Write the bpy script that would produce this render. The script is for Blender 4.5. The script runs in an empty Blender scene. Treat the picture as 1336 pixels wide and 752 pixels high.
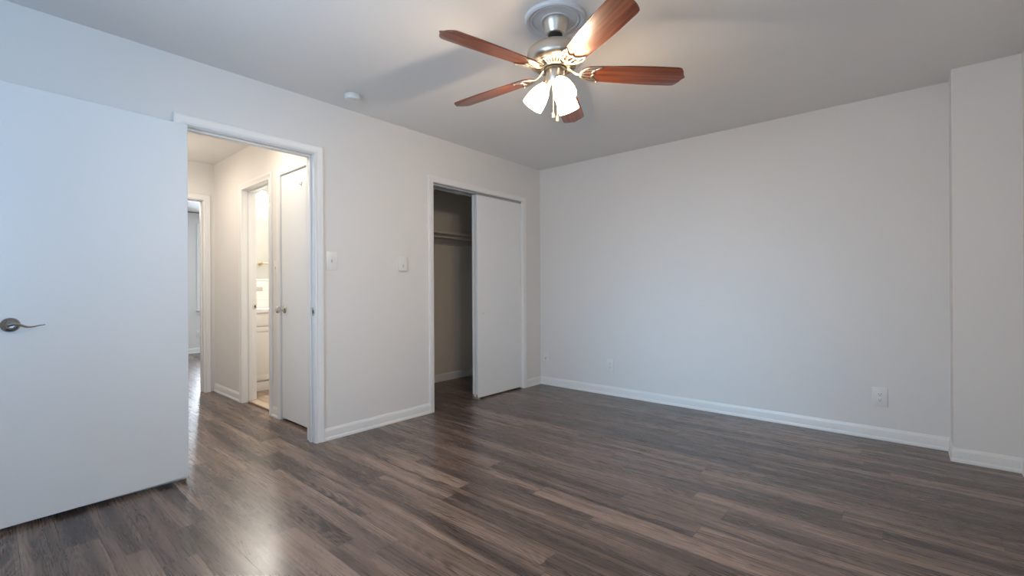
import bpy, bmesh, math, random
from mathutils import Vector, Matrix
PI = math.pi
R = math.radians
scene = bpy.context.scene
COL = scene.collection

# ------------------------------------------------------------------ camera
CAM_H = 1.0868
yaw, pitch, roll = 0.7113357, 0.00162325, -0.00513777
F = Vector((-math.sin(yaw)*math.cos(pitch), math.cos(yaw)*math.cos(pitch), math.sin(pitch)))
Rt = Vector((math.cos(yaw), math.sin(yaw), 0.0)); U = Rt.cross(F)
r_ = Rt*math.cos(roll) + U*math.sin(roll); u_ = -Rt*math.sin(roll) + U*math.cos(roll)
cam = bpy.data.cameras.new('camera'); camo = bpy.data.objects.new('camera', cam); COL.objects.link(camo)
camo.matrix_world = Matrix(((r_.x, u_.x, -F.x, 0), (r_.y, u_.y, -F.y, 0), (r_.z, u_.z, -F.z, CAM_H), (0, 0, 0, 1)))
cam.sensor_width = 36.0; cam.lens = 594.86/1336*36.0; cam.clip_start = 0.02; cam.clip_end = 60
scene.camera = camo

# ------------------------------------------------------------------ world, lights, exposure
scene.view_settings.view_transform = 'Standard'
scene.view_settings.look = 'None'
scene.view_settings.gamma = 1.0
scene.view_settings.use_curve_mapping = False
scene.view_settings.exposure = 0.0
w = bpy.data.worlds.new('sky'); scene.world = w; w.use_nodes = True
w.node_tree.nodes['Background'].inputs[0].default_value = (0.62, 0.80, 1.0, 1)
w.node_tree.nodes['Background'].inputs[1].default_value = 3.4
scene.cycles.max_bounces = 10; scene.cycles.diffuse_bounces = 6; scene.cycles.glossy_bounces = 4
scene.cycles.transparent_max_bounces = 12

def area(name, loc, direction, sx, sy, power, color, spread=180):
    l = bpy.data.lights.new(name, 'AREA'); l.shape = 'RECTANGLE'; l.size = sx; l.size_y = sy
    l.energy = power; l.color = color; l.spread = R(spread)
    o = bpy.data.objects.new(name, l); COL.objects.link(o); o.location = loc
    o.rotation_euler = Vector(direction).to_track_quat('-Z', 'Y').to_euler()
    return o
def point(name, loc, power, color, rad=0.03):
    l = bpy.data.lights.new(name, 'POINT'); l.energy = power; l.color = color; l.shadow_soft_size = rad
    o = bpy.data.objects.new(name, l); COL.objects.link(o); o.location = loc
    return o
DAY = (0.52, 0.73, 1.0); WARM = (1.0, 0.79, 0.57)
# room shell numbers (metres); wall_left is x = XA, wall_back is y = YB
XA, YB, H, YF = -3.162, 4.166, 2.44, -0.44
XR = 0.5205; CX, CY = 0.2246, 3.9413
HY0, HY1, HX = 0.66, 1.632, -5.645
FANC = Vector((-1.323, 1.877, 0.0))
# daylight arriving at the two windows behind the camera, the bathroom and the far bedroom
area('daylight_front_window', (-1.55, YF-0.20, 1.40), (0, 1, -0.08), 1.5, 1.3, 16.5, DAY, 140)
area('daylight_front_low', (-1.60, YF-0.22, 1.40), (0.02, 1, -0.24), 1.5, 1.3, 5, (0.22, 0.60, 1.0), 40)
area('daylight_right_window', (XR+0.20, 0.15, 1.45), (-1, -0.36, -0.08), 0.9, 1.3, 13.0, (0.28, 0.61, 1.0), 110)
area('daylight_right_upward', (XR+0.19, 0.15, 1.40), (-1, -0.10, 0.36), 0.9, 1.3, 4.3, (0.22, 0.56, 1.0), 60)
area('daylight_far_window', (-9.62, 3.08, 1.45), (1, 0, -0.05), 1.15, 1.4, 120, (0.78, 0.88, 1.0), 150)
FAN_POWER = 14.0
SHADE_EMIT = 19.0
HALL_POWER = 7.0
BATH_POWER = 9.0

# ------------------------------------------------------------------ materials
def mat(name, color, rough=0.5, metal=0.0, spec=0.5, bump=0.0, bscale=200.0, emit=None, estr=0.0, coat=0.0):
    m = bpy.data.materials.new(name); m.use_nodes = True; nt = m.node_tree; b = nt.nodes['Principled BSDF']
    b.inputs['Base Color'].default_value = (*color, 1); b.inputs['Roughness'].default_value = rough
    b.inputs['Metallic'].default_value = metal; b.inputs['Specular IOR Level'].default_value = spec
    b.inputs['Coat Weight'].default_value = coat
    if emit:
        b.inputs['Emission Color'].default_value = (*emit, 1); b.inputs['Emission Strength'].default_value = estr
    if bump > 0:
        tc = nt.nodes.new('ShaderNodeTexCoord'); n = nt.nodes.new('ShaderNodeTexNoise'); bp = nt.nodes.new('ShaderNodeBump')
        n.inputs['Scale'].default_value = bscale; n.inputs['Detail'].default_value = 4
        nt.links.new(tc.outputs['Object'], n.inputs['Vector']); nt.links.new(n.outputs['Fac'], bp.inputs['Height'])
        bp.inputs['Strength'].default_value = bump; bp.inputs['Distance'].default_value = 0.002
        nt.links.new(bp.outputs['Normal'], b.inputs['Normal'])
    return m
M = {}
M['wall'] = mat('wall_paint', (0.73, 0.712, 0.688), 0.55, spec=0.3, bump=0.25, bscale=90)
M['ceil'] = mat('ceiling_paint', (0.80, 0.79, 0.775), 0.8, spec=0.2, bump=0.3, bscale=120)
M['trim'] = mat('trim_paint', (0.775, 0.77, 0.755), 0.35, bump=0.05, bscale=40)
M['door'] = mat('door_paint', (0.77, 0.78, 0.78), 0.38, bump=0.06, bscale=30)
M['plate'] = mat('white_plastic', (0.76, 0.745, 0.715), 0.35)
M['dark'] = mat('dark_slot', (0.02, 0.02, 0.02), 0.6)
M['nickel'] = mat('brushed_nickel', (0.68, 0.63, 0.56), 0.34, 1.0, bump=0.1, bscale=300)
M['chrome'] = mat('polished_chrome', (0.55, 0.53, 0.50), 0.18, 1.0)
M['dark_nickel'] = mat('satin_dark_nickel', (0.36, 0.33, 0.30), 0.25, 1.0)
M['black'] = mat('black_metal', (0.02, 0.02, 0.02), 0.4)
M['worn'] = mat('bare_worn_wood', (0.40, 0.16, 0.06), 0.7, bump=0.3, bscale=60)
M['shelf'] = mat('shelf_paint', (0.62, 0.58, 0.52), 0.5)
M['med'] = mat('plaster_white', (0.72, 0.71, 0.72), 0.6)
M['fob'] = mat('pale_wood_fob', (0.62, 0.30, 0.10), 0.4)
M['chain'] = mat('chain_metal', (0.75, 0.68, 0.55), 0.3, 1.0)
M['closet_wall'] = mat('closet_paint', (0.74, 0.68, 0.60), 0.7, spec=0.2, bump=0.25, bscale=90)
M['cab'] = mat('cabinet_paint', (0.80, 0.79, 0.76), 0.35)
M['counter'] = mat('white_counter', (0.85, 0.84, 0.82), 0.15)
M['tan'] = mat('tan_plastic', (0.70, 0.42, 0.22), 0.4)
M['grey'] = mat('grey_plastic', (0.50, 0.48, 0.45), 0.4)
M['thresh'] = mat('threshold_tan', (0.46, 0.36, 0.26), 0.4, bump=0.1, bscale=30)
M['shade'] = mat('frosted_glass_lit', (0.95, 0.93, 0.90), 0.25, emit=(1.0, 0.70, 0.40), estr=SHADE_EMIT)
M['bulb'] = mat('lit_bulb', (1, 1, 1), 0.3, emit=(1.0, 0.84, 0.64), estr=20)
M['bathshade'] = mat('bath_glass_lit', (0.95, 0.95, 0.93), 0.25, emit=(1.0, 0.93, 0.86), estr=7)
M['hallshade'] = mat('hall_glass_lit', (0.95, 0.95, 0.93), 0.25, emit=(1.0, 0.86, 0.68), estr=15)

def glass():
    m = bpy.data.materials.new('window_glass'); m.use_nodes = True; nt = m.node_tree; nt.nodes.clear()
    o = nt.nodes.new('ShaderNodeOutputMaterial'); mx = nt.nodes.new('ShaderNodeMixShader'); t = nt.nodes.new('ShaderNodeBsdfTransparent')
    g = nt.nodes.new('ShaderNodeBsdfGlossy'); g.inputs['Roughness'].default_value = 0.02; fr = nt.nodes.new('ShaderNodeFresnel')
    fr.inputs['IOR'].default_value = 1.3
    nt.links.new(fr.outputs[0], mx.inputs[0]); nt.links.new(t.outputs[0], mx.inputs[1]); nt.links.new(g.outputs[0], mx.inputs[2])
    nt.links.new(mx.outputs[0], o.inputs[0]); return m
M['glass'] = glass()

def floor_material():
    m = bpy.data.materials.new('grey_brown_plank_floor'); m.use_nodes = True; nt = m.node_tree; L = nt.links
    b = nt.nodes['Principled BSDF']
    def N(t, **k):
        n = nt.nodes.new(t)
        for a, v in k.items(): setattr(n, a, v)
        return n
    def math_(op, a, bv=None):
        n = N('ShaderNodeMath', operation=op)
        for i, v in enumerate((a, bv)):
            if v is None: continue
            if isinstance(v, (int, float)): n.inputs[i].default_value = v
            else: L.new(v, n.inputs[i])
        return n.outputs[0]
    uv = N('ShaderNodeUVMap', uv_map='plank'); sep = N('ShaderNodeSeparateXYZ'); L.new(uv.outputs[0], sep.inputs[0])
    at = N('ShaderNodeAttribute', attribute_name='rnd'); sr = N('ShaderNodeSeparateColor'); L.new(at.outputs['Color'], sr.inputs[0])
    r1, r2, r3 = sr.outputs
    def noise(su, sv, det, rough=0.5, off=0.0, vin=None):
        c = N('ShaderNodeCombineXYZ')
        L.new(math_('MULTIPLY_ADD', sep.outputs[0], su), c.inputs[0])
        c.inputs[0].links[0].from_node.inputs[2].default_value = 0
        L.new(math_('MULTIPLY', vin if vin is not None else sep.outputs[1], sv), c.inputs[1])
        L.new(math_('MULTIPLY_ADD', r1, 37.0), c.inputs[2]); c.inputs[2].links[0].from_node.inputs[2].default_value = off
        n = N('ShaderNodeTexNoise'); n.inputs['Scale'].default_value = 1.0; n.inputs['Detail'].default_value = det
        n.inputs['Roughness'].default_value = rough
        L.new(c.outputs[0], n.inputs['Vector']); return n.outputs['Fac']
    warp = noise(0.9, 2.5, 1.0, off=3.0)
    v2 = math_('ADD', sep.outputs[1], math_('MULTIPLY', math_('SUBTRACT', warp, 0.5), 0.075))
    broad = noise(0.70, 13.0, 2.5, 0.5, 0.0, v2)
    fine = noise(5.0, 150.0, 3.0, 0.6, 7.0, v2)
    fig = noise(1.1, 7.5, 0.0, 0.5, 11.0)              # cathedral figure in rings
    rings = math_('SINE', math_('MULTIPLY', fig, 170.0))
    rings = math_('MULTIPLY', rings, math_('MULTIPLY', math_('MAXIMUM', math_('SUBTRACT', noise(1.1, 7.0, 1.0, 0.5, 19.0), 0.40), 0.0), 0.42))
    f = math_('ADD', broad, math_('MULTIPLY', math_('SUBTRACT', fine, 0.5), 0.24))
    f = math_('ADD', f, rings)
    f = math_('ADD', f, math_('MULTIPLY', math_('SUBTRACT', r2, 0.5), 0.17))
    ramp = N('ShaderNodeValToRGB'); L.new(f, ramp.inputs[0]); e = ramp.color_ramp.elements
    e[0].position = 0.30; e[0].color = (0.046, 0.030, 0.024, 1)
    e[1].position = 0.74; e[1].color = (0.262, 0.186, 0.148, 1)
    a = e.new(0.44); a.color = (0.090, 0.061, 0.049, 1)
    a = e.new(0.56); a.color = (0.150, 0.103, 0.081, 1)
    # seams
    at2 = N('ShaderNodeAttribute', attribute_name='dim'); sd = N('ShaderNodeSeparateColor'); L.new(at2.outputs['Color'], sd.inputs[0])
    def edge(c, length, wd):
        d = math_('MINIMUM', c, math_('SUBTRACT', length, c)); return math_('GREATER_THAN', d, wd)
    ok = math_('MULTIPLY', edge(sep.outputs[1], 0.12, 0.0009), edge(sep.outputs[0], math_('MULTIPLY', sd.outputs[0], 2.0), 0.0011))
    mx = N('ShaderNodeMix', data_type='RGBA'); L.new(ok, mx.inputs[0]); mx.inputs[6].default_value = (0.022, 0.017, 0.015, 1)
    L.new(ramp.outputs[0], mx.inputs[7]); L.new(mx.outputs[2], b.inputs['Base Color'])
    b.inputs['Specular IOR Level'].default_value = 0.6
    L.new(math_('ADD', math_('MULTIPLY', fine, 0.12), 0.22), b.inputs['Roughness'])
    bp = N('ShaderNodeBump'); bp.inputs['Strength'].default_value = 0.22; bp.inputs['Distance'].default_value = 0.001
    L.new(math_('MULTIPLY', fine, ok), bp.inputs['Height']); L.new(bp.outputs[0], b.inputs['Normal'])
    return m
M['floor'] = floor_material()

def blade_wood():
    m = bpy.data.materials.new('red_brown_blade_wood'); m.use_nodes = True; nt = m.node_tree; b = nt.nodes['Principled BSDF']; L = nt.links
    tc = nt.nodes.new('ShaderNodeTexCoord'); mp = nt.nodes.new('ShaderNodeMapping'); mp.inputs['Scale'].default_value = (2.0, 45.0, 6.0)
    n = nt.nodes.new('ShaderNodeTexNoise'); n.inputs['Scale'].default_value = 1.0; n.inputs['Detail'].default_value = 5; n.inputs['Distortion'].default_value = 0.6
    L.new(tc.outputs['Object'], mp.inputs[0]); L.new(mp.outputs[0], n.inputs['Vector'])
    r = nt.nodes.new('ShaderNodeValToRGB'); L.new(n.outputs['Fac'], r.inputs[0]); e = r.color_ramp.elements
    e[0].position = 0.32; e[0].color = (0.085, 0.024, 0.013, 1); e[1].position = 0.68; e[1].color = (0.27, 0.085, 0.040, 1)
    L.new(r.outputs[0], b.inputs['Base Color']); b.inputs['Roughness'].default_value = 0.30
    b.inputs['Coat Weight'].default_value = 0.3; b.inputs['Coat Roughness'].default_value = 0.2
    return m
M['blade'] = blade_wood()

def tile_mat():
    m = bpy.data.materials.new('white_wall_tile'); m.use_nodes = True; nt = m.node_tree; b = nt.nodes['Principled BSDF']; L = nt.links
    tc = nt.nodes.new('ShaderNodeTexCoord'); sp = nt.nodes.new('ShaderNodeSeparateXYZ'); cb = nt.nodes.new('ShaderNodeCombineXYZ')
    L.new(tc.outputs['Object'], sp.inputs[0]); L.new(sp.outputs[1], cb.inputs[0]); L.new(sp.outputs[2], cb.inputs[1])
    br = nt.nodes.new('ShaderNodeTexBrick'); br.offset = 0.0; L.new(cb.outputs[0], br.inputs['Vector'])
    br.inputs['Color1'].default_value = (0.86, 0.85, 0.83, 1); br.inputs['Color2'].default_value = (0.84, 0.83, 0.81, 1)
    br.inputs['Mortar'].default_value = (0.72, 0.70, 0.67, 1); br.inputs['Scale'].default_value = 1.0
    br.inputs['Mortar Size'].default_value = 0.002; br.inputs['Brick Width'].default_value = 0.108; br.inputs['Row Height'].default_value = 0.108
    L.new(br.outputs['Color'], b.inputs['Base Color']); b.inputs['Roughness'].default_value = 0.12
    return m
M['tile'] = tile_mat()

def bath_floor():
    m = bpy.data.materials.new('tan_wood_floor'); m.use_nodes = True; nt = m.node_tree; b = nt.nodes['Principled BSDF']; L = nt.links
    tc = nt.nodes.new('ShaderNodeTexCoord'); mp = nt.nodes.new('ShaderNodeMapping'); mp.inputs['Scale'].default_value = (2, 22, 1)
    n = nt.nodes.new('ShaderNodeTexNoise'); n.inputs['Scale'].default_value = 1.5; n.inputs['Detail'].default_value = 4
    L.new(tc.outputs['Object'], mp.inputs[0]); L.new(mp.outputs[0], n.inputs['Vector'])
    r = nt.nodes.new('ShaderNodeValToRGB'); L.new(n.outputs['Fac'], r.inputs[0]); e = r.color_ramp.elements
    e[0].position = 0.3; e[0].color = (0.20, 0.14, 0.10, 1); e[1].position = 0.7; e[1].color = (0.46, 0.36, 0.27, 1)
    L.new(r.outputs[0], b.inputs['Base Color']); b.inputs['Roughness'].default_value = 0.4
    return m
M['bfloor'] = bath_floor()

# ------------------------------------------------------------------ geometry helpers
class MB:
    def __init__(s): s.bm = bmesh.new()
    def box(s, x0, x1, y0, y1, z0, z1, bev=0.0, seg=2):
        t = bmesh.new()
        bmesh.ops.create_cube(t, size=1.0)
        for v in t.verts:
            v.co = Vector(((x0+x1)/2+v.co.x*(x1-x0), (y0+y1)/2+v.co.y*(y1-y0), (z0+z1)/2+v.co.z*(z1-z0)))
        if bev > 0: bmesh.ops.bevel(t, geom=t.edges[:], offset=bev, segments=seg, affect='EDGES', profile=0.5)
        s.merge(t); return s
    def merge(s, t, mtx=None):
        if mtx is not None: bmesh.ops.transform(t, matrix=mtx, verts=t.verts)
        me = bpy.data.meshes.new('tmp'); t.to_mesh(me); t.free(); s.bm.from_mesh(me); bpy.data.meshes.remove(me); return s
    def lathe(s, prof, seg=32, mtx=None, cap0=True, cap1=True):
        """prof: list of (r, z)"""
        t = bmesh.new(); rings = []
        for r, z in prof:
            rings.append([t.verts.new((max(r, 1e-5)*math.cos(2*PI*i/seg), max(r, 1e-5)*math.sin(2*PI*i/seg), z)) for i in range(seg)])
        for a, b in zip(rings, rings[1:]):
            for i in range(seg):
                j = (i+1) % seg; t.faces.new((a[i], a[j], b[j], b[i]))
        if cap0: t.faces.new(rings[0][::-1])
        if cap1: t.faces.new(rings[-1])
        s.merge(t, mtx); return s
    def tube(s, pts, rad, seg=10, flat=1.0, up=Vector((0, 0, 1))):
        """swept tube; rad a number or list; flat scales the section along 'up'"""
        pts = [Vector(p) for p in pts]; n = len(pts); rings = []
        for i, p in enumerate(pts):
            d = (pts[min(i+1, n-1)] - pts[max(i-1, 0)]).normalized()
            a = d.cross(up)
            if a.length < 1e-4: a = d.cross(Vector((1, 0, 0)))
            a.normalize(); b = a.cross(d).normalized()
            rr = rad[i] if isinstance(rad, (list, tuple)) else rad
            rings.append([s.bm.verts.new(p + a*rr*math.cos(2*PI*k/seg) + b*rr*flat*math.sin(2*PI*k/seg)) for k in range(seg)])
        for a, b in zip(rings, rings[1:]):
            for i in range(seg):
                j = (i+1) % seg; s.bm.faces.new((a[i], a[j], b[j], b[i]))
        s.bm.faces.new(rings[0][::-1]); s.bm.faces.new(rings[-1]); return s
    def prism(s, pts, z0, z1, bev=0.0, mtx=None):
        t = bmesh.new()
        a = [t.verts.new((x, y, z0)) for x, y in pts]; b = [t.verts.new((x, y, z1)) for x, y in pts]
        t.faces.new(a[::-1]); t.faces.new(b)
        for i in range(len(pts)):
            j = (i+1) % len(pts); t.faces.new((a[i], a[j], b[j], b[i]))
        if bev > 0:
            ed = [e for e in t.edges if abs(e.verts[0].co.z-e.verts[1].co.z) < 1e-7]
            bmesh.ops.bevel(t, geom=ed, offset=bev, segments=2, affect='EDGES', profile=0.5)
        s.merge(t, mtx); return s
    def loft(s, rings, closed_ring=True, caps=True):
        vr = [[s.bm.verts.new(p) for p in ring] for ring in rings]; n = len(vr[0])
        for a, b in zip(vr, vr[1:]):
            for i in range(n):
                j = (i+1) % n; s.bm.faces.new((a[i], a[j], b[j], b[i]))
        if caps: s.bm.faces.new(vr[0][::-1]); s.bm.faces.new(vr[-1])
        return s
    def build(s, name, material, parent=None, smooth=True, angle=35, loc=None, mtx=None):
        bmesh.ops.recalc_face_normals(s.bm, faces=s.bm.faces[:])
        if loc is not None:                       # vertices given in world space, origin moved to loc
            bmesh.ops.translate(s.bm, verts=s.bm.verts[:], vec=-Vector(loc))
        me = bpy.data.meshes.new(name); s.bm.to_mesh(me); s.bm.free()
        o = bpy.data.objects.new(name, me); COL.objects.link(o)
        if isinstance(material, (list, tuple)):
            for m_ in material: me.materials.append(m_)
        else: me.materials.append(material)
        if smooth:
            for p in me.polygons: p.use_smooth = True
            me.set_sharp_from_angle(angle=R(angle))
        if loc is not None: o.location = loc
        if parent is not None: o.parent = parent
        return o

def tag(o, label=None, cat=None, group=None, kind=None):
    if label: o['label'] = label
    if cat: o['category'] = cat
    if group: o['group'] = group
    if kind: o['kind'] = kind
    return o
def struct(o, label, cat): return tag(o, label, cat, kind='structure')
def empty(name, loc, rot=(0, 0, 0), label=None, cat=None, group=None, kind=None):
    o = bpy.data.objects.new(name, None); COL.objects.link(o); o.location = loc; o.rotation_euler = rot
    o.empty_display_size = 0.05
    return tag(o, label, cat, group, kind)
def copy_tree(o, parent=None):
    c = o.copy(); COL.objects.link(c)
    if parent is not None: c.parent = parent
    for ch in list(o.children): copy_tree(ch, c)
    return c

# ------------------------------------------------------------------ floor: planks run along x
random.seed(7)
FX0, FX1, FY0, FY1 = -9.35, XR+0.02, -0.52, YB+0.02
PW, PL, P0 = 0.12, 1.22, 0.935
ends = {0: -1.824, 4: -2.312, 7: -2.346, 8: -2.72, 9: -0.708, 10: -1.12, 17: -0.715}
me = bpy.data.meshes.new('floor'); V, Fc, UVs, RN, DM = [], [], [], [], []
k0 = int(math.floor((FY0-P0)/PW)); k1 = int(math.ceil((FY1-P0)/PW))
for k in range(k0, k1+1):
    ya, yb = P0+k*PW, P0+(k+1)*PW
    ca, cb = max(ya, FY0), min(yb, FY1)
    if cb-ca < 1e-4: continue
    e0 = ends.get(k, random.uniform(0, PL)); xs = e0 - PL*math.ceil((e0-FX0)/PL)
    while xs < FX1:
        xe = xs+PL; a, b = max(xs, FX0), min(xe, FX1)
        if b-a > 1e-4:
            i = len(V); V += [(a, ca, 0), (b, ca, 0), (b, cb, 0), (a, cb, 0)]; Fc.append((i, i+1, i+2, i+3))
            UVs += [(a-xs, ca-ya), (b-xs, ca-ya), (b-xs, cb-ya), (a-xs, cb-ya)]
            rn = (random.random(), random.random(), random.random(), 1.0); RN += [rn]*4; DM += [(PL/2, 0, 0, 1)]*4
        xs = xe
me.from_pydata(V, [], Fc); uvl = me.uv_layers.new(name='plank')
for i, c in enumerate(UVs): uvl.data[i].uv = c
for nm, dat in (('rnd', RN), ('dim', DM)):
    at = me.attributes.new(nm, 'FLOAT_COLOR', 'CORNER')
    for i, c in enumerate(dat): at.data[i].color = c
me.materials.append(M['floor']); fl = bpy.data.objects.new('floor', me); COL.objects.link(fl)
struct(fl, 'grey brown wood plank floor running through bedroom and hall', 'floor')

# ------------------------------------------------------------------ ceiling and walls
struct(MB().box(-9.5, XR+0.14, -0.58, YB+0.14, H, H+0.1).build('ceiling', M['ceil'], smooth=False), 'smooth painted ceiling above the fan', 'ceiling')
T = 0.12
def wall(name, boxes, label, m='wall'):
    b = MB()
    for bx in boxes: b.box(*bx)
    return struct(b.build(name, M[m], smooth=False), label, 'wall')
DY0, DY1, DZ = 0.77, 1.53, 2.045        # bedroom doorway in wall_left
KY0, KY1, KZ = 2.605, 3.843, 2.035      # closet opening in wall_left
J = 0.018
wall('wall_left', [
    (XA-T, XA, YF-T, DY0-J, 0, H), (XA-T, XA, DY0-J, DY1+J, DZ+J, H), (XA-T, XA, DY1+J, KY0-J, 0, H),
    (XA-T, XA, KY0-J, KY1+J, KZ+J, H), (XA-T, XA, KY1+J, YB, 0, H)], 'pale grey wall with the hall doorway and the closet')
wall('wall_back', [(-5.90, CX, YB, YB+T, 0, H)], 'long plain pale grey wall with three outlets')
wall('wall_column', [(CX, XR+T, CY, YB+T, 0, H)], 'boxed out wall section at the right end of the room')
W2 = (-0.32, 0.62, 0.80, 2.10)           # right window y0,y1,z0,z1
wall('wall_right', [(XR, XR+T, YF-T, W2[0], 0, H), (XR, XR+T, W2[1], CY, 0, H), (XR, XR+T, W2[0], W2[1], 0, W2[2]), (XR, XR+T, W2[0], W2[1], W2[3], H)],
     'side wall beside the camera with a window')
W1 = (-2.30, -0.80, 0.80, 2.10)
wall('wall_front', [(XA, W1[0], YF-T, YF, 0, H), (W1[1], XR, YF-T, YF, 0, H), (W1[0], W1[1], YF-T, YF, 0, W1[2]), (W1[0], W1[1], YF-T, YF, W1[3], H)],
     'wall behind the camera with a window')
# closet shell
KB = -4.15
wall('wall_closet_back', [(KB-0.06, KB, 2.25, YB, 0, H)], 'tan back wall inside the closet', 'closet_wall')
wall('wall_closet_left', [(KB, XA-T, 2.25, 2.31, 0, H)], 'side wall inside the closet', 'closet_wall')
# hall shell
BX0, BX1 = -4.823, -4.192               # bathroom doorway
CX0, CX1 = -3.962, -3.36                # hall closet doorway
BZ = 2.045
wall('wall_hall_right', [(HX, BX0-J, HY1, HY1+T, 0, H), (BX0-J, BX1+J, HY1, HY1+T, BZ+J, H), (BX1+J, CX0-J, HY1, HY1+T, 0, H),
     (CX0-J, CX1+J, HY1, HY1+T, BZ+J, H), (CX1+J, XA-T, HY1, HY1+T, 0, H)], 'hall wall with the bathroom doorway and the narrow closed door')
EY0, EY1 = 0.77, 1.53
wall('wall_hall_end', [(HX-T, HX, -0.55, EY0-J, 0, H), (HX-T, HX, EY0-J, EY1+J, 2.04+J, H), (HX-T, HX, EY1+J, HY1+T, 0, H)], 'wall at the far end of the hall')
wall('wall_hall_left', [(HX, XA-T, HY0-T, HY0, 0, H)], 'left wall of the hall behind the open door')
# hall closet box behind the narrow door
wall('wall_hall_closet', [(-4.12, -4.06, HY1+T, 2.25, 0, H), (-4.06, XA-T, 2.19, 2.25, 0, H)], 'inside walls of the small hall closet')
# bathroom and far bedroom shell
M['bathpaint'] = mat('grey_green_paint', (0.52, 0.54, 0.51), 0.55, spec=0.3, bump=0.2, bscale=90)
wall('wall_bathroom_left', [(HX-T, HX, HY1+T, YB, 0, H)], 'grey green bathroom wall behind the vanity', 'bathpaint')
wall('wall_bathroom_far', [(-5.645, -4.12, 3.30, 3.36, 0, H)], 'far wall of the bathroom')
XF = -9.30
WF = (2.475, 3.70, 0.745, 2.19)
wall('wall_far_bedroom', [(XF-T, XF, -0.55, WF[0], 0, H), (XF-T, XF, WF[1], YB, 0, H), (XF-T, XF, WF[0], WF[1], 0, WF[2]), (XF-T, XF, WF[0], WF[1], WF[3], H)],
     'pale wall of the far bedroom with a window')
wall('wall_far_bedroom_left', [(XF, HX-T, -0.58, -0.52, 0, H)], 'left wall of the far bedroom')
wall('wall_far_bedroom_right', [(XF, HX-T, YB, YB+0.06, 0, H)], 'right wall of the far bedroom')
struct(MB().box(-5.64, -4.12, HY1+T, 3.30, 0.0005, 0.014).build('floor_bathroom', M['bfloor'], smooth=False), 'tan wood look floor of the bathroom', 'floor')

# ------------------------------------------------------------------ trim helpers
# planes: a wall plane is described by origin, along (s) and outward (d) unit vectors
class Plane:
    def __init__(s, o, a, d): s.o, s.a, s.d = Vector(o), Vector(a), Vector(d)
    def p(s, u, z, d): return s.o + s.a*u + s.d*d + Vector((0, 0, z))
P_A = Plane((XA, 0, 0), (0, 1, 0), (1, 0, 0))
P_A2 = Plane((XA-T, 0, 0), (0, 1, 0), (-1, 0, 0))
P_B = Plane((0, YB, 0), (1, 0, 0), (0, -1, 0))
P_C = Plane((XR, 0, 0), (0, 1, 0), (-1, 0, 0))
P_F = Plane((0, YF, 0), (1, 0, 0), (0, 1, 0))
P_HR = Plane((0, HY1, 0), (1, 0, 0), (0, -1, 0))
P_HL = Plane((0, HY0, 0), (1, 0, 0), (0, 1, 0))
P_HE = Plane((HX, 0, 0), (0, 1, 0), (1, 0, 0))
P_COLF = Plane((0, CY, 0), (1, 0, 0), (0, -1, 0))
P_COLS = Plane((CX, 0, 0), (0, 1, 0), (-1, 0, 0))
P_FAR = Plane((XF, 0, 0), (0, 1, 0), (1, 0, 0))
P_KB = Plane((KB, 0, 0), (0, 1, 0), (1, 0, 0))
CAS = [(0, 0), (0, .010), (.004, .013), (.010, .013), (.014, .010), (.034, .0115), (.042, .016), (.050, .0185), (.056, .017), (.0585, .012), (.0585, 0)]
CAS_FLAT = [(0, 0), (0, .009), (.004, .011), (.030, .012), (.044, .016), (.050, .014), (.0515, 0)]
def casing(pl, s0, s1, zt, prof=CAS, reveal=0.004, b=None, z0=0.0):
    b = b or MB(); s0 -= reveal; s1 += reveal; zt += reveal
    b.loft([[pl.p(s0-w_, z0, d) for w_, d in prof], [pl.p(s0-w_, zt+w_, d) for w_, d in prof],
            [pl.p(s1+w_, zt+w_, d) for w_, d in prof], [pl.p(s1+w_, z0, d) for w_, d in prof]])
    return b
BASE = [(0, 0), (.0145, 0), (.0145, .012), (.0125, .019), (.0095, .022), (.0095, .066), (.0085, .072), (.0045, .079), (.0030, .086), (0, .087)]
def baseboard(pl, s0, s1, b=None, prof=BASE, m0=0.0, m1=0.0):
    """m0/m1 = +1 outside corner, -1 inside corner mitre"""
    b = b or MB()
    b.loft([[pl.p(s0 - m0*d, z, d) for d, z in prof], [pl.p(s1 + m1*d, z, d) for d, z in prof]]); return b
def cuboid(b, pl, s0, s1, z0, z1, d0, d1, bev=0.0):
    p, q = pl.p(s0, z0, d0), pl.p(s1, z1, d1)
    b.box(min(p.x, q.x), max(p.x, q.x), min(p.y, q.y), max(p.y, q.y), min(p.z, q.z), max(p.z, q.z), bev); return b
def jamb(pl, s0, s1, zt, depth=T, stop_at=None, stop_w=0.034, b=None):
    """lining boards of a doorway, d from 0 (room face) to -depth"""
    b = b or MB()
    cuboid(b, pl, s0-J, s0, 0, zt+J, -depth, 0.0); cuboid(b, pl, s1, s1+J, 0, zt+J, -depth, 0.0); cuboid(b, pl, s0, s1, zt, zt+J, -depth, 0.0)
    if stop_at is not None:
        a, c = -stop_at-stop_w, -stop_at
        cuboid(b, pl, s0, s0+0.011, 0, zt, a, c, 0.002); cuboid(b, pl, s1-0.011, s1, 0, zt, a, c, 0.002); cuboid(b, pl, s0+0.011, s1-0.011, zt-0.011, zt, a, c, 0.002)
    return b
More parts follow.
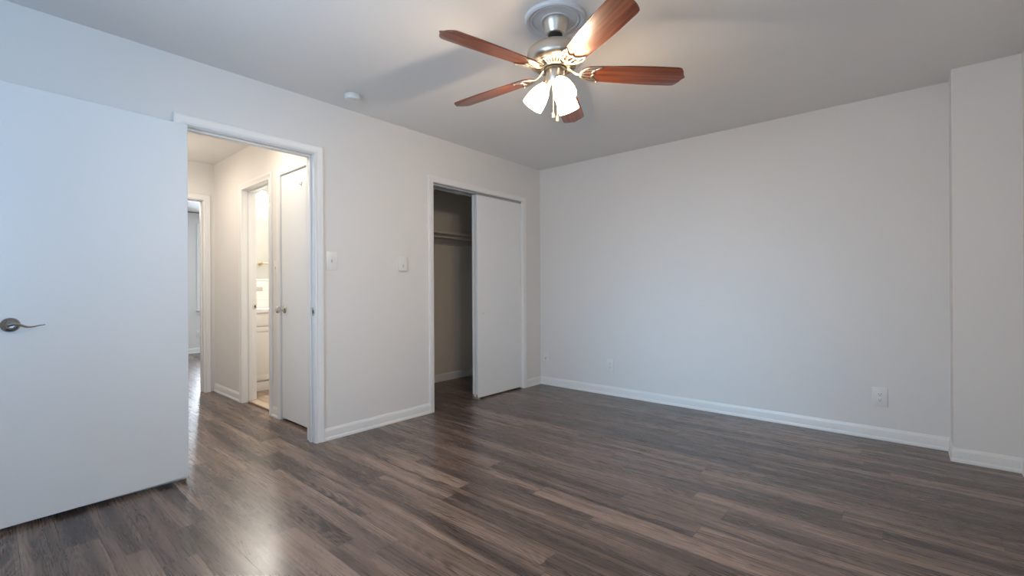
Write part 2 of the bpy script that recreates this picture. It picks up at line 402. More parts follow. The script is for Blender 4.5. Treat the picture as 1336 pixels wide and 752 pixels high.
def strike(pl, side, sgn, z, dmid, parent=None, m='chrome'):
    """strike plate on a jamb face at s=side; sgn = direction the face looks along s"""
    b = MB(); s0, s1 = sorted((side, side+sgn*0.002)); cuboid(b, pl, s0, s1, z-0.028, z+0.028, dmid-0.016, dmid+0.014, 0.0008)
    s0, s1 = sorted((side, side+sgn*0.004)); cuboid(b, pl, s0, s1, z-0.016, z+0.016, dmid+0.013, dmid+0.019, 0.001)
    o = b.build('strike_plate', M[m], parent)
    h = MB(); s0, s1 = sorted((side+sgn*0.0018, side+sgn*0.0026)); cuboid(h, pl, s0, s1, z-0.012, z+0.012, dmid-0.008, dmid+0.004)
    h.build('latch_hole', M['dark'], o, smooth=False)
    tag(o, 'small metal strike plate'); return o

# bedroom doorway
b = jamb(P_A, DY0, DY1, DZ, stop_at=0.040); casing(P_A, DY0, DY1, DZ, b=b); casing(P_A2, DY0, DY1, DZ, b=b)
t1 = struct(b.build('trim_1', M['trim']), 'white moulded casing and jamb around the bedroom doorway', 'door frame')
strike(P_A, DY1, -1, 0.932, -0.019, t1)
# closet opening: side jambs and casing
b = MB(); cuboid(b, P_A, KY0-J, KY0, 0, KZ+J, -T, 0); cuboid(b, P_A, KY1, KY1+J, 0, KZ+J, -T, 0); cuboid(b, P_A, KY0, KY1, KZ, KZ+J, -T, 0)
casing(P_A, KY0, KY1, KZ, prof=CAS_FLAT, b=b)
t2 = struct(b.build('trim_2', M['trim']), 'white casing around the sliding door closet', 'door frame')
b = MB(); cuboid(b, P_A, KY0, KY1, KZ-0.030, KZ, -0.105, -0.102); cuboid(b, P_A, KY0, KY1, KZ-0.022, KZ-0.0005, -0.016, -0.013); cuboid(b, P_A, KY0, KY1, KZ-0.003, KZ-0.0005, -0.105, -0.013)
b.build('sliding_track', mat('grey_track', (0.45, 0.46, 0.47), 0.4, 0.6), t2, smooth=False)
# bathroom doorway
b = jamb(P_HR, BX0, BX1, BZ, stop_at=0.045); casing(P_HR, BX0, BX1, BZ, b=b, reveal=0.003)
t3 = struct(b.build('trim_3', M['trim']), 'white casing around the bathroom doorway', 'door frame')
strike(P_HR, BX0, 1, 0.926, -0.105, t3)
# hall closet doorway
b = jamb(P_HR, CX0, CX1, BZ); casing(P_HR, CX0, CX1, BZ, b=b, reveal=0.002, prof=CAS_FLAT)
struct(b.build('trim_4', M['trim']), 'white casing around the narrow hall closet door', 'door frame')
# doorway at the end of the hall
b = jamb(P_HE, EY0, EY1, 2.04, stop_at=0.05); casing(P_HE, EY0, EY1, 2.04, b=b)
struct(b.build('trim_5', M['trim']), 'white casing around the doorway at the hall end', 'door frame')

def base(name, runs, label):
    b = MB()
    for r in runs: baseboard(*r[:3], b=b, m0=r[3] if len(r) > 3 else 0, m1=r[4] if len(r) > 4 else 0)
    return struct(b.build(name, M['trim']), label, 'baseboard')
e = 0.0585+0.004
base('baseboard_left', [(P_A, YF, DY0-e, -1, 0)], 'white baseboard behind the open door')
base('baseboard_left_middle', [(P_A, DY1+e, KY0-0.0555)], 'white baseboard between hall doorway and closet')
base('baseboard_left_corner', [(P_A, KY1+0.0555, YB, 0, -1)], 'short white baseboard between closet and room corner')
base('baseboard_back', [(P_B, XA, CX, -1, -1)], 'long white baseboard under the outlets')
base('baseboard_column', [(P_COLS, CY, YB, 1, -1), (P_COLF, CX, XR, 1, -1)], 'white baseboard around the boxed out wall section')
base('baseboard_right', [(P_C, YF, CY, -1, -1)], 'white baseboard on the side wall beside the camera')
base('baseboard_front', [(P_F, XA, XR, -1, -1)], 'white baseboard on the wall behind the camera')
base('baseboard_hall_right', [(P_HR, HX, BX0-0.0615, -1, 0)], 'white baseboard left of the bathroom doorway')
base('baseboard_hall_middle', [(P_HR, BX1+0.0615, CX0-0.0535)], 'tiny white baseboard between bathroom doorway and closed door')
base('baseboard_hall_left', [(P_HL, HX, XA-T-0.02, -1, 0)], 'white baseboard on the left hall wall')
base('baseboard_hall_end', [(P_HE, HY0, EY0-e, -1, 0)], 'white baseboard left of the hall end doorway')
base('baseboard_far_bedroom', [(P_FAR, -0.52, YB)], 'white baseboard in the far bedroom')
base('baseboard_closet', [(P_KB, 2.31, YB)], 'baseboard inside the closet')
# bathroom threshold
b = MB(); cuboid(b, P_HR, BX0, BX1, 0, 0.017, -T+0.0, -0.042, 0.004)
struct(b.build('trim_6', M['thresh']), 'raised tan threshold in the bathroom doorway', 'threshold')
b = MB(); cuboid(b, P_FAR, -0.5, YB-0.002, 2.425, 2.438, 0, 0.012, 0.002)  # brown strip stands in for the shadow line where wall meets ceiling
struct(b.build('shadow_line', mat('shadow_brown', (0.30, 0.19, 0.14), 0.6)), 'thin brown strip painted as the shadow line along the far bedroom ceiling', 'trim')

# ------------------------------------------------------------------ windows (behind the camera and in the far bedroom)
def window(name, pl, s0, s1, z0, z1, label, th=T):
    b = MB(); w_ = 0.055
    prof = [(0, 0), (0, .012), (w_-.01, .018), (w_, .014), (w_, 0)]
    casing(pl, s0, s1, z1, prof=prof, b=b, z0=z0, reveal=0.0)
    cuboid(b, pl, s0-0.07, s1+0.07, z0-0.02, z0, -0.01, 0.045, 0.004)      # sill
    cuboid(b, pl, s0-0.055, s1+0.055, z0-0.075, z0-0.02, 0, 0.014, 0.003)  # apron
    root = struct(b.build(name, M['trim']), label, 'window')
    f = MB(); q = 0.035; d0, d1 = -0.085, -0.045; zm = (z0+z1)/2
    cuboid(f, pl, s0, s0+q, z0, z1, d0, d1); cuboid(f, pl, s1-q, s1, z0, z1, d0, d1)
    cuboid(f, pl, s0+q, s1-q, z0, z0+q, d0, d1); cuboid(f, pl, s0+q, s1-q, z1-q, z1, d0, d1); cuboid(f, pl, s0+q, s1-q, zm-0.02, zm+0.02, d0, d1)
    f.build('sash', M['trim'], root, smooth=False)
    g = MB(); cuboid(g, pl, s0+q, s1-q, z0+q, zm-0.02, -0.067, -0.063); g.build('pane', M['glass'], root, smooth=False)
    g = MB(); cuboid(g, pl, s0+q, s1-q, zm+0.02, z1-q, -0.067, -0.063); g.build('pane', M['glass'], root, smooth=False)
window('window_1', P_F, *W1, 'wide white framed window in the wall behind the camera')
window('window_2', P_C, *W2, 'white framed window in the side wall beside the camera')
window('window_3', P_FAR, *WF, 'bright window seen through the hall end doorway')

# ------------------------------------------------------------------ open bedroom door
def lever(mtx_parent, x, z, face, sgn, out, m='dark_nickel', long=0.118, dep=1.0):
    """lever handle on a door whose leaf runs along local +x; face = local y of the face, out = +1/-1"""
    b = MB()
    mt = Matrix.Translation((x, face, z)) @ Matrix.Rotation(-out*PI/2, 4, 'X')
    b.lathe([(.0325, 0), (.0325, .003), (.030, .007), (.023, .012), (.015, .019), (.0125, .026), (.0115, .034*dep+.004)], 32, mt)
    n = 15; pts, rad = [], []
    for i in range(n):
        t = i/(n-1); px = x + sgn*(-0.010 + t*long)
        pz = z + 0.006*math.sin(PI*min(t*2.2, 1)) - 0.017*(t**1.6)*math.sin(PI*min(1, t*1.25))*1.0 - 0.010*max(0, math.sin(PI*t*0.9))*t
        py = face + out*(0.036*dep + 0.004*math.sin(PI*t))
        pts.append((px, py, pz)); rad.append(0.0130*(1-t)**1.5 + 0.0034)
    b.tube(pts, rad, 12, flat=0.55, up=Vector((0, 0, 1)))
    return b.build('lever_handle', M[m], mtx_parent)
hx, hy = -3.1135, 0.768          # hinge side bottom corner of the face turned to the room
ang = R(3.1)
door = empty('door_1', (hx, hy, 0), (0, 0, -PI/2 + ang), 'wide open white slab door folded back against the left wall', 'door', kind='structure')
DW, DT = 0.757, 0.035
MB().box(0, DW, -DT, 0, 0.020, 2.037, 0.0015, 1).build('door_leaf', M['door'], door)
tag(lever(door, DW-0.068, 0.934, 0.0, -1, 1), 'brushed nickel lever handle')
tag(lever(door, DW-0.068, 0.934, -DT, -1, -1, dep=0.6), 'nickel lever handle turned to the wall')
b = MB(); b.box(DW, DW+0.0012, -DT+0.005, -0.005, 0.905, 0.963); b.box(DW, DW+0.008, -DT+0.011, -0.012, 0.925, 0.943, 0.002); b.build('latch', M['nickel'], door)
for z in (0.22, 1.03, 1.83):
    b = MB(); b.lathe([(.0045, -.045), (.0055, -.044), (.0055, .044), (.0045, .045)], 12, Matrix.Translation((-0.005, -DT-0.0035, z)))
    b.box(-0.0012, 0, -DT, -0.006, z-0.045, z+0.045); b.build('hinge', M['trim'], door)

# ------------------------------------------------------------------ closet sliding doors, shelf, rod
def slider(name, d0, d1, label, pull=True):
    x0, x1 = XA+d0, XA+d1; y0, y1 = 3.171, KY1-0.002
    root = empty(name, ((x0+x1)/2, (y0+y1)/2, 0), label=label, cat='door', kind='structure')
    o = MB().box(x0, x1, y0, y1, 0.014, KZ-0.012, 0.002, 1).build('door_leaf', M['door'], loc=root.location); o.parent = root; o.location = (0, 0, 0)
    c = MB()
    c.box(x0+0.006, x1-0.010, y0-0.0008, y0+0.004, 0.013, 0.046, 0.0015); c.box(x0+0.010, x1-0.004, y0-0.0010, y0+0.003, 0.013, 0.030, 0.001)
    c = c.build('chipped_corner', M['worn'], loc=root.location); c.parent = root; c.location = (0, 0, 0); tag(c, 'chipped bare wood at the bottom corner')
    if pull:
        q = MB().lathe([(.009, 0), (.009, .0015), (.0075, .002), (.006, .0006), (.0002, .0004)], 20,
            Matrix.Translation((x1, 3.249, 0.844)) @ Matrix.Rotation(PI/2, 4, 'Y')).build('finger_pull', M['nickel'], loc=root.location)
        q.parent = root; q.location = (0, 0, 0)
    return root
slider('door_2', -0.048, -0.018, 'front white sliding closet door with a small finger pull')
slider('door_3', -0.094, -0.064, 'rear white sliding closet door showing only its edge', False)
b = MB(); b.box(XA-0.100, XA-0.006, 3.176, 3.190, 0, 0.003, 0.001); b.box(XA-0.058, XA-0.053, 3.176, 3.190, 0.002, 0.013, 0.001)
b.box(XA-0.014, XA-0.010, 3.176, 3.190, 0.002, 0.013, 0.001)
o = b.build('door_guide', M['grey'], loc=(XA-0.05, 3.184, 0)); tag(o, 'small floor guide under the sliding closet doors', 'door guide')
# shelf: board, cleats
sh = empty('closet_shelf', (-4.0, 3.24, 1.69), label='painted closet shelf on cleats above the hanging rod', cat='shelf')
def child(b, name, m, root, **k):
    o = b.build(name, m, loc=root.location, **k); o.parent = root; o.location = (0, 0, 0); return o
child(MB().box(KB+0.001, -3.845, 2.312, YB-0.002, 1.702, 1.724, 0.002), 'shelf_board', M['shelf'], sh)
child(MB().box(KB, KB+0.018, 2.312, YB-0.002, 1.612, 1.6995, 0.002), 'back_cleat', M['shelf'], sh)
child(MB().box(KB+0.018, -3.70, YB-0.020, YB-0.002, 1.612, 1.6995, 0.002), 'side_cleat', M['shelf'], sh)
child(MB().box(KB+0.018, -3.70, 2.312, 2.330, 1.612, 1.6995, 0.002), 'side_cleat', M['shelf'], sh)
b = MB(); b.tube([(-3.90, 2.331, 1.669), (-3.90, YB-0.021, 1.669)], 0.0135, 16)
for yy in (2.334, YB-0.024): b.lathe([(.026, -.003), (.026, .003)], 20, Matrix.Translation((-3.90, yy, 1.672)) @ Matrix.Rotation(PI/2, 4, 'X'))
tag(b.build('closet_rod', M['shelf'], loc=(-3.90, 3.24, 1.672)), 'long hanging rod under the closet shelf', 'rod')

# ------------------------------------------------------------------ hall closet door
hd = empty('door_4', (-3.66, HY1+0.02, 0), label='narrow closed white door in the hall with a silver knob', cat='door', kind='structure')
child(MB().box(CX0+0.003, CX1-0.003, HY1+0.004, HY1+0.039, 0.018, BZ-0.004, 0.002, 1), 'door_leaf', M['door'], hd)
kb = MB().lathe([(.031, 0), (.031, .003), (.027, .008), (.014, .012), (.011, .030), (.013, .036), (.024, .043), (.028, .053), (.027, .062), (.020, .069), (.008, .072), (.0002, .072)], 28,
    Matrix.Translation((-3.900, HY1+0.004, 0.924)) @ Matrix.Rotation(PI/2, 4, 'X'))
tag(child(kb, 'door_knob', M['chrome'], hd), 'round polished silver knob')
b = MB(); b.tube([(-3.592, HY1+0.003, 1.918), (-3.592, HY1-0.012, 1.914), (-3.560, HY1-0.020, 1.915), (-3.530, HY1-0.016, 1.922)], 0.0028, 8)
b.box(-3.600, -3.584, HY1+0.001, HY1+0.004, 1.905, 1.930, 0.001)
child(b, 'door_hook', M['chrome'], hd)

# ------------------------------------------------------------------ wall plates
def plate_mesh(w_, h_, t_=0.006):
    b = MB(); b.box(-w_/2, w_/2, 0, t_, -h_/2, h_/2, min(0.0035, t_*0.45), 2); return b
def screw(parent, x, z, y):
    b = MB(); b.lathe([(.0035, 0), (.003, .0010), (.0002, .0012)], 12, Matrix.Translation((x, y, z)) @ Matrix.Rotation(-PI/2, 4, 'X'))
    b.build('screw', M['plate'], parent)
def duplex(loc, rot, label, w_=0.088, h_=0.133):
    root = empty('wall_outlet', loc, (0, 0, rot), label, 'outlet', 'duplex wall outlets')
    plate_mesh(w_, h_).build('cover_plate', M['plate'], root)
    for s in (1, -1):
        pts = []
        for i in range(24):
            a = 2*PI*i/24; x = 0.0172*math.cos(a); z = 0.0172*math.sin(a); pts.append((x, max(-0.0135, min(0.0135, z))))
        b = MB(); b.prism(pts, 0, 0.0022, 0.0006, Matrix.Translation((0, 0.0055, s*0.0195)) @ Matrix.Rotation(PI/2, 4, 'X') @ Matrix.Scale(-1, 4, (0, 0, 1)))
        rc = b.build('receptacle', M['plate'], root)
        c = MB(); zz = s*0.0195
        c.box(-0.0075, -0.0055, 0.0070, 0.0082, zz-0.001, zz+0.008); c.box(0.0055, 0.0075, 0.0070, 0.0082, zz+0.0, zz+0.0075)
        c.lathe([(.0026, 0), (.0026, .0012)], 12, Matrix.Translation((0, 0.0070, zz-0.0075)) @ Matrix.Rotation(-PI/2, 4, 'X'))
        c.build('slots', M['dark'], rc, smooth=False)
    screw(root, 0, 0, 0.006)
    return root
# on wall_back local +y must face -Y: rotate by pi
duplex((-2.277, YB, 0.301), PI, 'pale duplex outlet low on the long wall, near its middle left', 0.082, 0.128)
duplex((-0.139, YB, 0.303), PI, 'off white duplex outlet low on the long wall toward the right end', 0.090, 0.135)
duplex((XF, 2.448, 0.328), -PI/2, 'faint outlet under the window in the far bedroom', 0.07, 0.114)
cb = empty('cable_outlet', (-3.085, YB, 0.303), (0, 0, PI), 'blank cable plate low on the long wall by the corner', 'outlet')
plate_mesh(0.080, 0.128).build('cover_plate', M['plate'], cb)
MB().lathe([(.0048, 0), (.0048, .006), (.0035, .0065), (.0035, .010)], 6, Matrix.Translation((0, 0.005, -0.004)) @ Matrix.Rotation(-PI/2, 4, 'X')).build('coax_jack', M['dark'], cb)
screw(cb, 0, 0.042, 0.006); screw(cb, 0, -0.042, 0.006)
def switch(loc, rot, label, w_=0.086, h_=0.134, t_=0.006, tz=0.0, tog=1.0):
    root = empty('light_switch', loc, (0, 0, rot), label, 'light switch', 'wall switches')
    plate_mesh(w_, h_, t_).build('cover_plate', M['plate'], root)
    b = MB(); b.box(-0.0055, 0.0055, t_-0.001, t_+0.0008, tz-0.012, tz+0.012, 0.0004); b.build('toggle_slot', M['grey'], root)
    b = MB(); b.prism([(0, -0.0045), (0.013*tog, 0.002), (0.013*tog, 0.006), (0, 0.0045)], -0.0038, 0.0038, 0.0006,
        Matrix.Translation((0, t_, tz)) @ Matrix.Rotation(PI/2, 4, 'Z') @ Matrix.Rotation(PI/2, 4, 'X')); b.build('toggle', M['plate'], root)
    screw(root, 0, tz+0.030, t_); screw(root, 0, tz-0.030, t_)
    return root
# wall_left faces +x : local +y -> +x, rotate by -pi/2
switch((XA, 1.657, 1.296), -PI/2, 'off white light switch beside the hall doorway casing')
switch((XA, 2.272, 1.297), -PI/2, 'thicker off white switch box nearer the closet', 0.080, 0.118, 0.018, -0.016)
switch((-4.055, HY1, 1.275), PI, 'small white switch in the hall between bathroom doorway and closed door', 0.075, 0.118)

# ------------------------------------------------------------------ smoke detector
sd = empty('smoke_detector', (-2.905, 1.685, H), label='round white smoke detector on the ceiling near the hall doorway', cat='smoke detector')
MB().lathe([(.050, 0), (.058, -.002), (.059, -.008), (.0565, -.012)], 40).build('mounting_ring', M['plate'], sd)
MB().lathe([(.055, -.012), (.055, -.026), (.050, -.034), (.030, -.037), (.0002, -.0375)], 40).build('cover', M['plate'], sd)
MB().lathe([(.004, -.0365), (.004, -.0385), (.0002, -.039)], 12, Matrix.Translation((0.022, 0, 0))).build('test_button', M['grey'], sd)

# ------------------------------------------------------------------ ceiling medallion and fan
o = MB().lathe([(.153, 0), (.153, -.006), (.149, -.014), (.141, -.018), (.134, -.016), (.130, -.010), (.124, -.009), (.120, -.0125), (.115, -.0125), (.112, -.008), (.070, -.008), (.066, -.012), (.0002, -.012)], 64,
    Matrix.Translation((FANC.x, FANC.y, H))).build('ceiling_medallion', M['med'], loc=(FANC.x, FANC.y, H))
tag(o, 'round white moulded medallion on the ceiling above the fan', 'ceiling medallion')
fan = empty('ceiling_fan', (FANC.x, FANC.y, H), label='five blade ceiling fan with nickel motor and lit glass shades', cat='ceiling fan')
def fz(z): return z - H
MB().lathe([(.066, fz(2.428)), (.0655, fz(2.418)), (.060, fz(2.405)), (.050, fz(2.375)), (.043, fz(2.362)), (.037, fz(2.359))], 40).build('canopy', M['nickel'], fan)
MB().lathe([(.036, fz(2.362)), (.036, fz(2.352)), (.026, fz(2.342)), (.014, fz(2.341))], 32).build('canopy_ring', M['black'], fan)
MB().lathe([(.0105, fz(2.345)), (.0105, fz(2.285))], 20).build('down_rod', M['nickel'], fan)
housing = MB().lathe([(.016, fz(2.300)), (.030, fz(2.297)), (.036, fz(2.291)), (.098, fz(2.289)), (.124, fz(2.285)), (.136, fz(2.275)), (.1405, fz(2.262)), (.1405, fz(2.232)), (.137, fz(2.222)),
    (.126, fz(2.210)), (.112, fz(2.203)), (.110, fz(2.199)), (.104, fz(2.197)), (.068, fz(2.191)), (.064, fz(2.188)), (.040, fz(2.188))], 64).build('motor_housing', M['nickel'], fan)
# radial vent slots on the underside
b = MB()
for i in range(40):
    a = 2*PI*i/40
    t = bmesh.new(); bmesh.ops.create_cube(t, size=1.0)
    m_ = Matrix.Rotation(a, 4, 'Z') @ Matrix.Translation((.088, 0, fz(2.1940))) @ Matrix.Rotation(-math.atan2(.006, .036), 4, 'Y') @ Matrix.Diagonal((.026, .0060, .003, 1))
    b.merge(t, m_)
b.build('vent_slots', mat('vent_shadow', (0.10, 0.08, 0.06), 0.5, 0.6), housing, smooth=False)
MB().lathe([(.056, fz(2.192)), (.058, fz(2.186)), (.058, fz(2.180)), (.050, fz(2.176)), (.046, fz(2.176))], 40).build('flywheel', M['black'], fan)
MB().lathe([(.045, fz(2.182)), (.046, fz(2.178)), (.046, fz(2.128)), (.042, fz(2.118)), (.030, fz(2.112)), (.016, fz(2.108)), (.010, fz(2.100)), (.0002, fz(2.097))], 40).build('switch_housing', M['nickel'], fan)

# blades
BR0, BR1 = 0.124, 0.657
def blade_outline():
    w0, w1 = 0.052, 0.067
    root = [(BR0+0.055+0.055*math.cos(PI/2+PI*i/14), w0*math.sin(PI/2+PI*i/14)) for i in range(15)]
    side = [(0.26, -0.0575), (0.36, -0.0635), (0.48, -w1), (BR1-0.058, -w1), (BR1-0.040, -w1+0.0035), (BR1-0.030, -0.053),
            (BR1-0.022, -0.040), (BR1-0.016, -0.026), (BR1-0.013, -0.015), (BR1-0.007, -0.006), (BR1, 0.0)]
    return root + side + [(x, -y) for x, y in side[-2::-1]]
def bracket():
    b = MB(); z = -0.0065
    b.tube([(.052, 0, 0.024), (.068, 0, 0.020), (.088, 0, 0.006), (.105, 0, -0.005), (.132, 0, -0.007)], [.013, .011, .0085, .009, .0105], 12, flat=0.5)
    half = [(.216, .053), (.200, .0535), (.180, .051), (.158, .043), (.140, .029), (.130, .014), (.127, 0)]
    cr = [(x, y, z) for x, y in half] + [(x, -y, z) for x, y in half[-2::-1]]
    b.tube(cr, [.0025, .0045, .0055, .006, .007, .008, .009, .008, .007, .006, .0055, .0045, .0025], 8, flat=0.5)
    half = [(.226, .051), (.212, .043), (.198, .034), (.187, .023), (.183, .012), (.192, 0)]
    ms = [(x, y, z) for x, y in half] + [(x, -y, z) for x, y in half[-2::-1]]
    b.tube(ms, [.003, .005, .006, .0065, .0055, .006, .0055, .0065, .006, .005, .003], 8, flat=0.5)
    for s in (1, -1):
        b.tube([(.132, s*0.004, z), (.150, s*0.010, z), (.166, s*0.013, z), (.184, s*0.012, z)], [.006, .0045, .004, .005], 8, flat=0.5)
        b.tube([(.150, s*0.030, z), (.164, s*0.030, z), (.180, s*0.036, z), (.198, s*0.036, z)], [.004, .0035, .0035, .005], 8, flat=0.5)
        b.tube([(.214, s*0.052, z), (.222, s*0.051, z)], [.0055, .0055], 8, flat=0.5)
    for p in ((.216, 0.051), (.216, -0.051), (.190, 0.0)):
        b.lathe([(.0002, -.005), (.004, -.0045), (.0045, 0)], 10, Matrix.Translation((p[0], p[1], z-0.001)))
    return b
bl0 = None
for i in range(5):
    a = R(258.5 - 72*i)
    if bl0 is None:
        bl0 = MB().prism(blade_outline(), -0.003, 0.003, 0.0012).build('blade', M['blade'], fan)
        br0 = bracket().build('blade_bracket', M['nickel'], bl0); tag(br0, 'scrolled nickel blade bracket')
        bl = bl0
    else:
        bl = copy_tree(bl0, fan)
    # +y side of each blade sits lower (12 degree pitch); slight droop to the tip
    bl.rotation_euler = (Matrix.Rotation(a, 4, 'Z') @ Matrix.Rotation(R(1.6), 4, 'Y') @ Matrix.Rotation(R(-12), 4, 'X')).to_euler()
    bl.location = (0, 0, fz(2.172))
# light kit: three bell shades
FH = Vector((-0.6529, 0.7575, 0)); fa = math.atan2(FH.y, FH.x)
for k, off in enumerate((78, -42, -162)):
    a = fa + R(off); d = Vector((math.cos(a), math.sin(a), 0))
    p0 = d*0.040 + Vector((0, 0, fz(2.124))); p1 = d*0.112 + Vector((0, 0, fz(2.020))); ax = (p1-p0).normalized()
    q = ax.to_track_quat('Z', 'Y').to_matrix().to_4x4(); mt = Matrix.Translation(p0) @ q; Ls = (p1-p0).length
    ab = MB(); ab.tube([d*0.020+Vector((0, 0, fz(2.135))), d*0.034+Vector((0, 0, fz(2.136))), p0-ax*0.004], [.010, .009, .010], 12)
    ab.lathe([(.010, -.012), (.020, -.006), (.0235, .004), (.0235, .018), (.021, .020)], 28, mt)
    ab.build('lamp_holder', M['nickel'], fan)
    outer = [(.021, .010), (.026, .022), (.036, .040), (.044, .060), (.049, .082), (.0525, .104), (.0545, Ls+.012)]
    inner = [(r_c-.003, z_c) for r_c, z_c in outer[::-1]]
    sb = MB(); sb.lathe(outer+inner, 36, mt, cap0=True, cap1=True)
    so = sb.build('glass_shade', M['shade'], fan, angle=60); tag(so, 'lit frosted glass bell shade')
    bb = MB(); bb.lathe([(.011, .020), (.012, .034), (.020, .050), (.026, .068), (.024, .084), (.014, .096), (.0002, .100)], 24, mt)
    bb.build('bulb', M['bulb'], so)
    wp = FANC + Vector((0, 0, H)) + p1 + ax*0.020
    point('fan_bulb_light', wp, FAN_POWER, WARM, 0.022)
# pull chains
for nm, off_r, off_f, zb in (('pull_chain', -0.014, -0.02, 1.962), ('pull_chain', 0.005, -0.035, 1.938)):
    x, y = off_r*0.757-off_f*0.653*0+off_f*-0.653, off_r*0.653+off_f*0.7575
    b = MB(); b.tube([(x, y, fz(2.125)), (x, y, fz(zb))], 0.0009, 8)
    n = int((2.125-zb)/0.006)
    for i in range(n):
        b.lathe([(.0002, -.0019), (.0013, -.001), (.0013, .001), (.0002, .0019)], 6, Matrix.Translation((x, y, fz(2.122-i*0.006))))
    ch = b.build('pull_chain', M['chain'], fan)
    MB().lathe([(.0015, fz(zb+.003)), (.0045, fz(zb-.002)), (.0065, fz(zb-.014)), (.0068, fz(zb-.020)), (.005, fz(zb-.025)), (.0002, fz(zb-.027))], 16, Matrix.Translation((x, y, 0))).build('fob', M['fob'], ch)

# ------------------------------------------------------------------ hall light above the door head, and two added unseen lamps
for hxy, lab, pw in (((-3.80, 1.22), 'flush round glass ceiling light in the hall just behind the doorway head', HALL_POWER*0.48),
                     ((-4.95, 0.95), 'added unseen flush glass ceiling light brightening the far part of the hall', HALL_POWER),  # extra lamp added out of view to brighten the far hall walls
                     ((-7.60, 1.30), 'added unseen flush glass ceiling light brightening the far bedroom', 20.0)):  # added fill lamp in a copied fixture, hidden behind the open door
    hl = empty('ceiling_light', (*hxy, H), label=lab, cat='ceiling light', group='flush ceiling lights beyond the doorway')
    MB().lathe([(.13, 0), (.135, -.006), (.13, -.022), (.12, -.024)], 40).build('light_base', M['nickel'], hl)
    MB().lathe([(.122, -.022), (.120, -.045), (.098, -.072), (.060, -.088), (.0002, -.094)], 40).build('glass_bowl', M['hallshade'], hl)
    la = area('ceiling_bulb_light', (*hxy, H-0.105), (0, 0, -1), 0.22, 0.22, pw, (1.0, 0.86, 0.71) if hxy[0] > -7 else (0.92, 0.96, 1.0)); la.data.shape = 'DISK'

# ------------------------------------------------------------------ bathroom: vanity, tile, towel bar, lights
VX0, VX1, VY0, VY1 = -5.640, -5.170, 1.800, 3.000
van = empty('bathroom_vanity', ((VX0+VX1)/2, 2.4, 0.014), label='white bathroom vanity cabinet with panelled doors', cat='vanity')
child(MB().box(VX0, VX1-0.020, VY0, VY1, 0.120, 0.845).box(VX0, VX1-0.075, VY0+0.01, VY1-0.01, 0.0145, 0.121), 'cabinet_body', M['cab'], van, smooth=False)
child(MB().box(VX1-0.030, VX1-0.012, VY0+0.004, VY1-0.004, 0.0146, 0.115, 0.001), 'kick_board', M['cab'], van)
def panel(b, y0, y1, z0, z1):
    b.box(VX1-0.020, VX1-0.008, y0, y1, z0, z1, 0.001); f = 0.05
    for a in ((y0, y0+f, z0, z1), (y1-f, y1, z0, z1), (y0+f, y1-f, z0, z0+f), (y0+f, y1-f, z1-f, z1)): b.box(VX1-0.008, VX1, *a, 0.0015)
for i in range(3):
    ya = VY0+0.004+i*0.398; yb = ya+0.392
    b = MB(); b.box(VX1-0.020, VX1, ya, yb, 0.705, 0.840, 0.002); dr = child(b, 'drawer', M['cab'], van)
    b = MB(); panel(b, ya, yb, 0.130, 0.695); dd = child(b, 'cabinet_door', M['cab'], van)
    kx = MB().lathe([(.006, 0), (.005, .012), (.013, .018), (.012, .024), (.0002, .027)], 16, Matrix.Translation((VX1-van.location.x, yb-0.03-van.location.y, 0.62-van.location.z)) @ Matrix.Rotation(PI/2, 4, 'Y'))
    kx.build('knob', M['nickel'], dd)
ct = MB(); ct.box(VX0, VX1+0.018, VY0-0.01, VY1, 0.8455, 0.885, 0.004)
o = ct.build('vanity_countertop', M['counter'], loc=(-5.4, 2.4, 0.87)); tag(o, 'glossy white countertop on the bathroom vanity', 'countertop')
b = MB(); b.box(HX+0.0005, HX+0.010, HY1+T+0.001, 3.299, 0.886, 1.195, 0.002); b.box(HX+0.0005, HX+0.016, HY1+T+0.001, 3.299, 1.195, 1.215, 0.005)
struct(b.build('trim_8', M['tile']), 'glossy white tile backsplash above the vanity', 'backsplash')
tb = empty('towel_bar', (HX, 2.15, 1.392), label='brass toned towel bar on the bathroom wall over the tile', cat='towel bar')
M['brass'] = mat('aged_brass', (0.50, 0.40, 0.28), 0.3, 1.0)
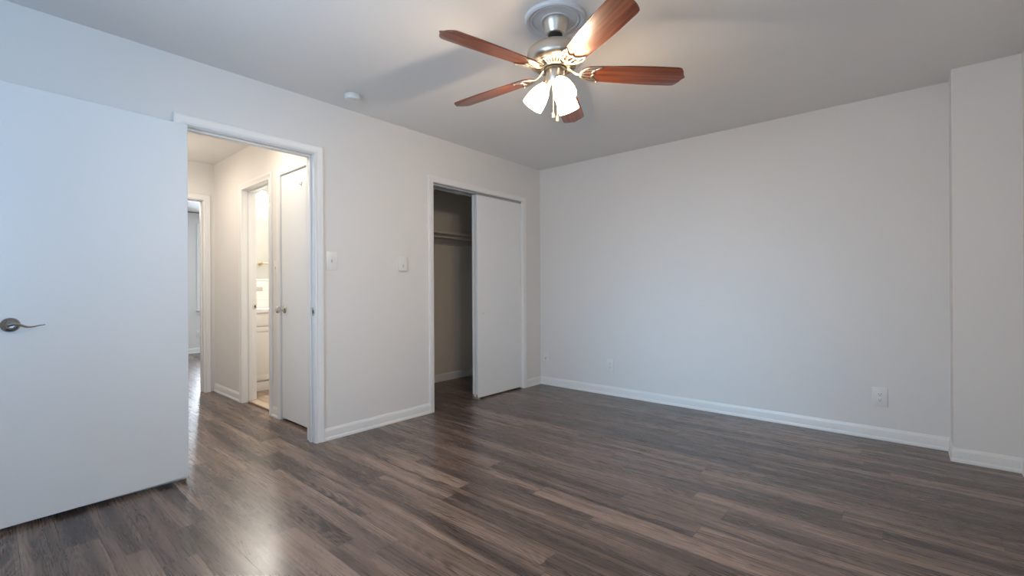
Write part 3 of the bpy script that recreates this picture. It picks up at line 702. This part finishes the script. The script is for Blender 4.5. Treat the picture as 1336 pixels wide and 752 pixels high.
child(MB().tube([(HX+0.055, 2.085, 1.392), (HX+0.055, 2.62, 1.392)], 0.008, 12), 'bar', M['brass'], tb)
for yy in (2.085, 2.62):
    child(MB().lathe([(.024, 0), (.024, .006), (.012, .012), (.011, .045), (.016, .050), (.016, .062), (.0002, .066)], 20, Matrix.Translation((HX, yy, 1.392)) @ Matrix.Rotation(PI/2, 4, 'Y')), 'bracket', M['brass'], tb)
b = MB(); b.box(HX+0.010, HX+0.020, 2.045, 2.112, 1.075, 1.122, 0.002)
o = b.build('wall_plate', M['grey'], loc=(HX+0.010, 2.08, 1.10)); tag(o, 'small grey plate on the white bathroom tile', 'wall plate')
sp_ = empty('soap_dispenser', (-5.47, 2.135, 0.8855), label='slim tan bottle standing on the vanity countertop', cat='soap dispenser')
MB().lathe([(.016, 0), (.017, .004), (.017, .075), (.012, .088), (.007, .092)], 24).build('bottle', M['tan'], sp_)
MB().tube([(0, 0, .090), (0, 0, .112), (0.004, 0, .116), (0.030, 0, .113)], [.004, .004, .005, .003], 10).build('pump', M['plate'], sp_)
vl = empty('vanity_light', (HX, 2.22, 2.20), label='bathroom wall light with bright glass shades', cat='wall light')
child(MB().box(HX, HX+0.022, 2.02, 2.62, 2.17, 2.24, 0.004), 'back_plate', M['chrome'], vl)
for yy in (2.09, 2.20, 2.42):
    zt = 2.20 if yy < 2.15 else 2.19
    child(MB().tube([(HX+0.02, yy, zt+0.02), (HX+0.07, yy, zt+0.03), (HX+0.09, yy, zt+0.015)], 0.007, 10), 'lamp_arm', M['chrome'], vl)
    child(MB().lathe([(.020, .022), (.030, .014), (.046, -.030), (.052, -.075), (.049, -.075), (.027, .010)], 28, Matrix.Translation((HX+0.09, yy, zt-0.005))), 'glass_shade', M['bathshade'], vl)
for yy in (2.09, 2.20, 2.42):
    la = area('bath_bulb_light', (HX+0.155, yy, 2.110), (1, -0.35, -0.55), 0.10, 0.10, BATH_POWER, (1.0, 0.93, 0.84), 160); la.data.shape = 'DISK'
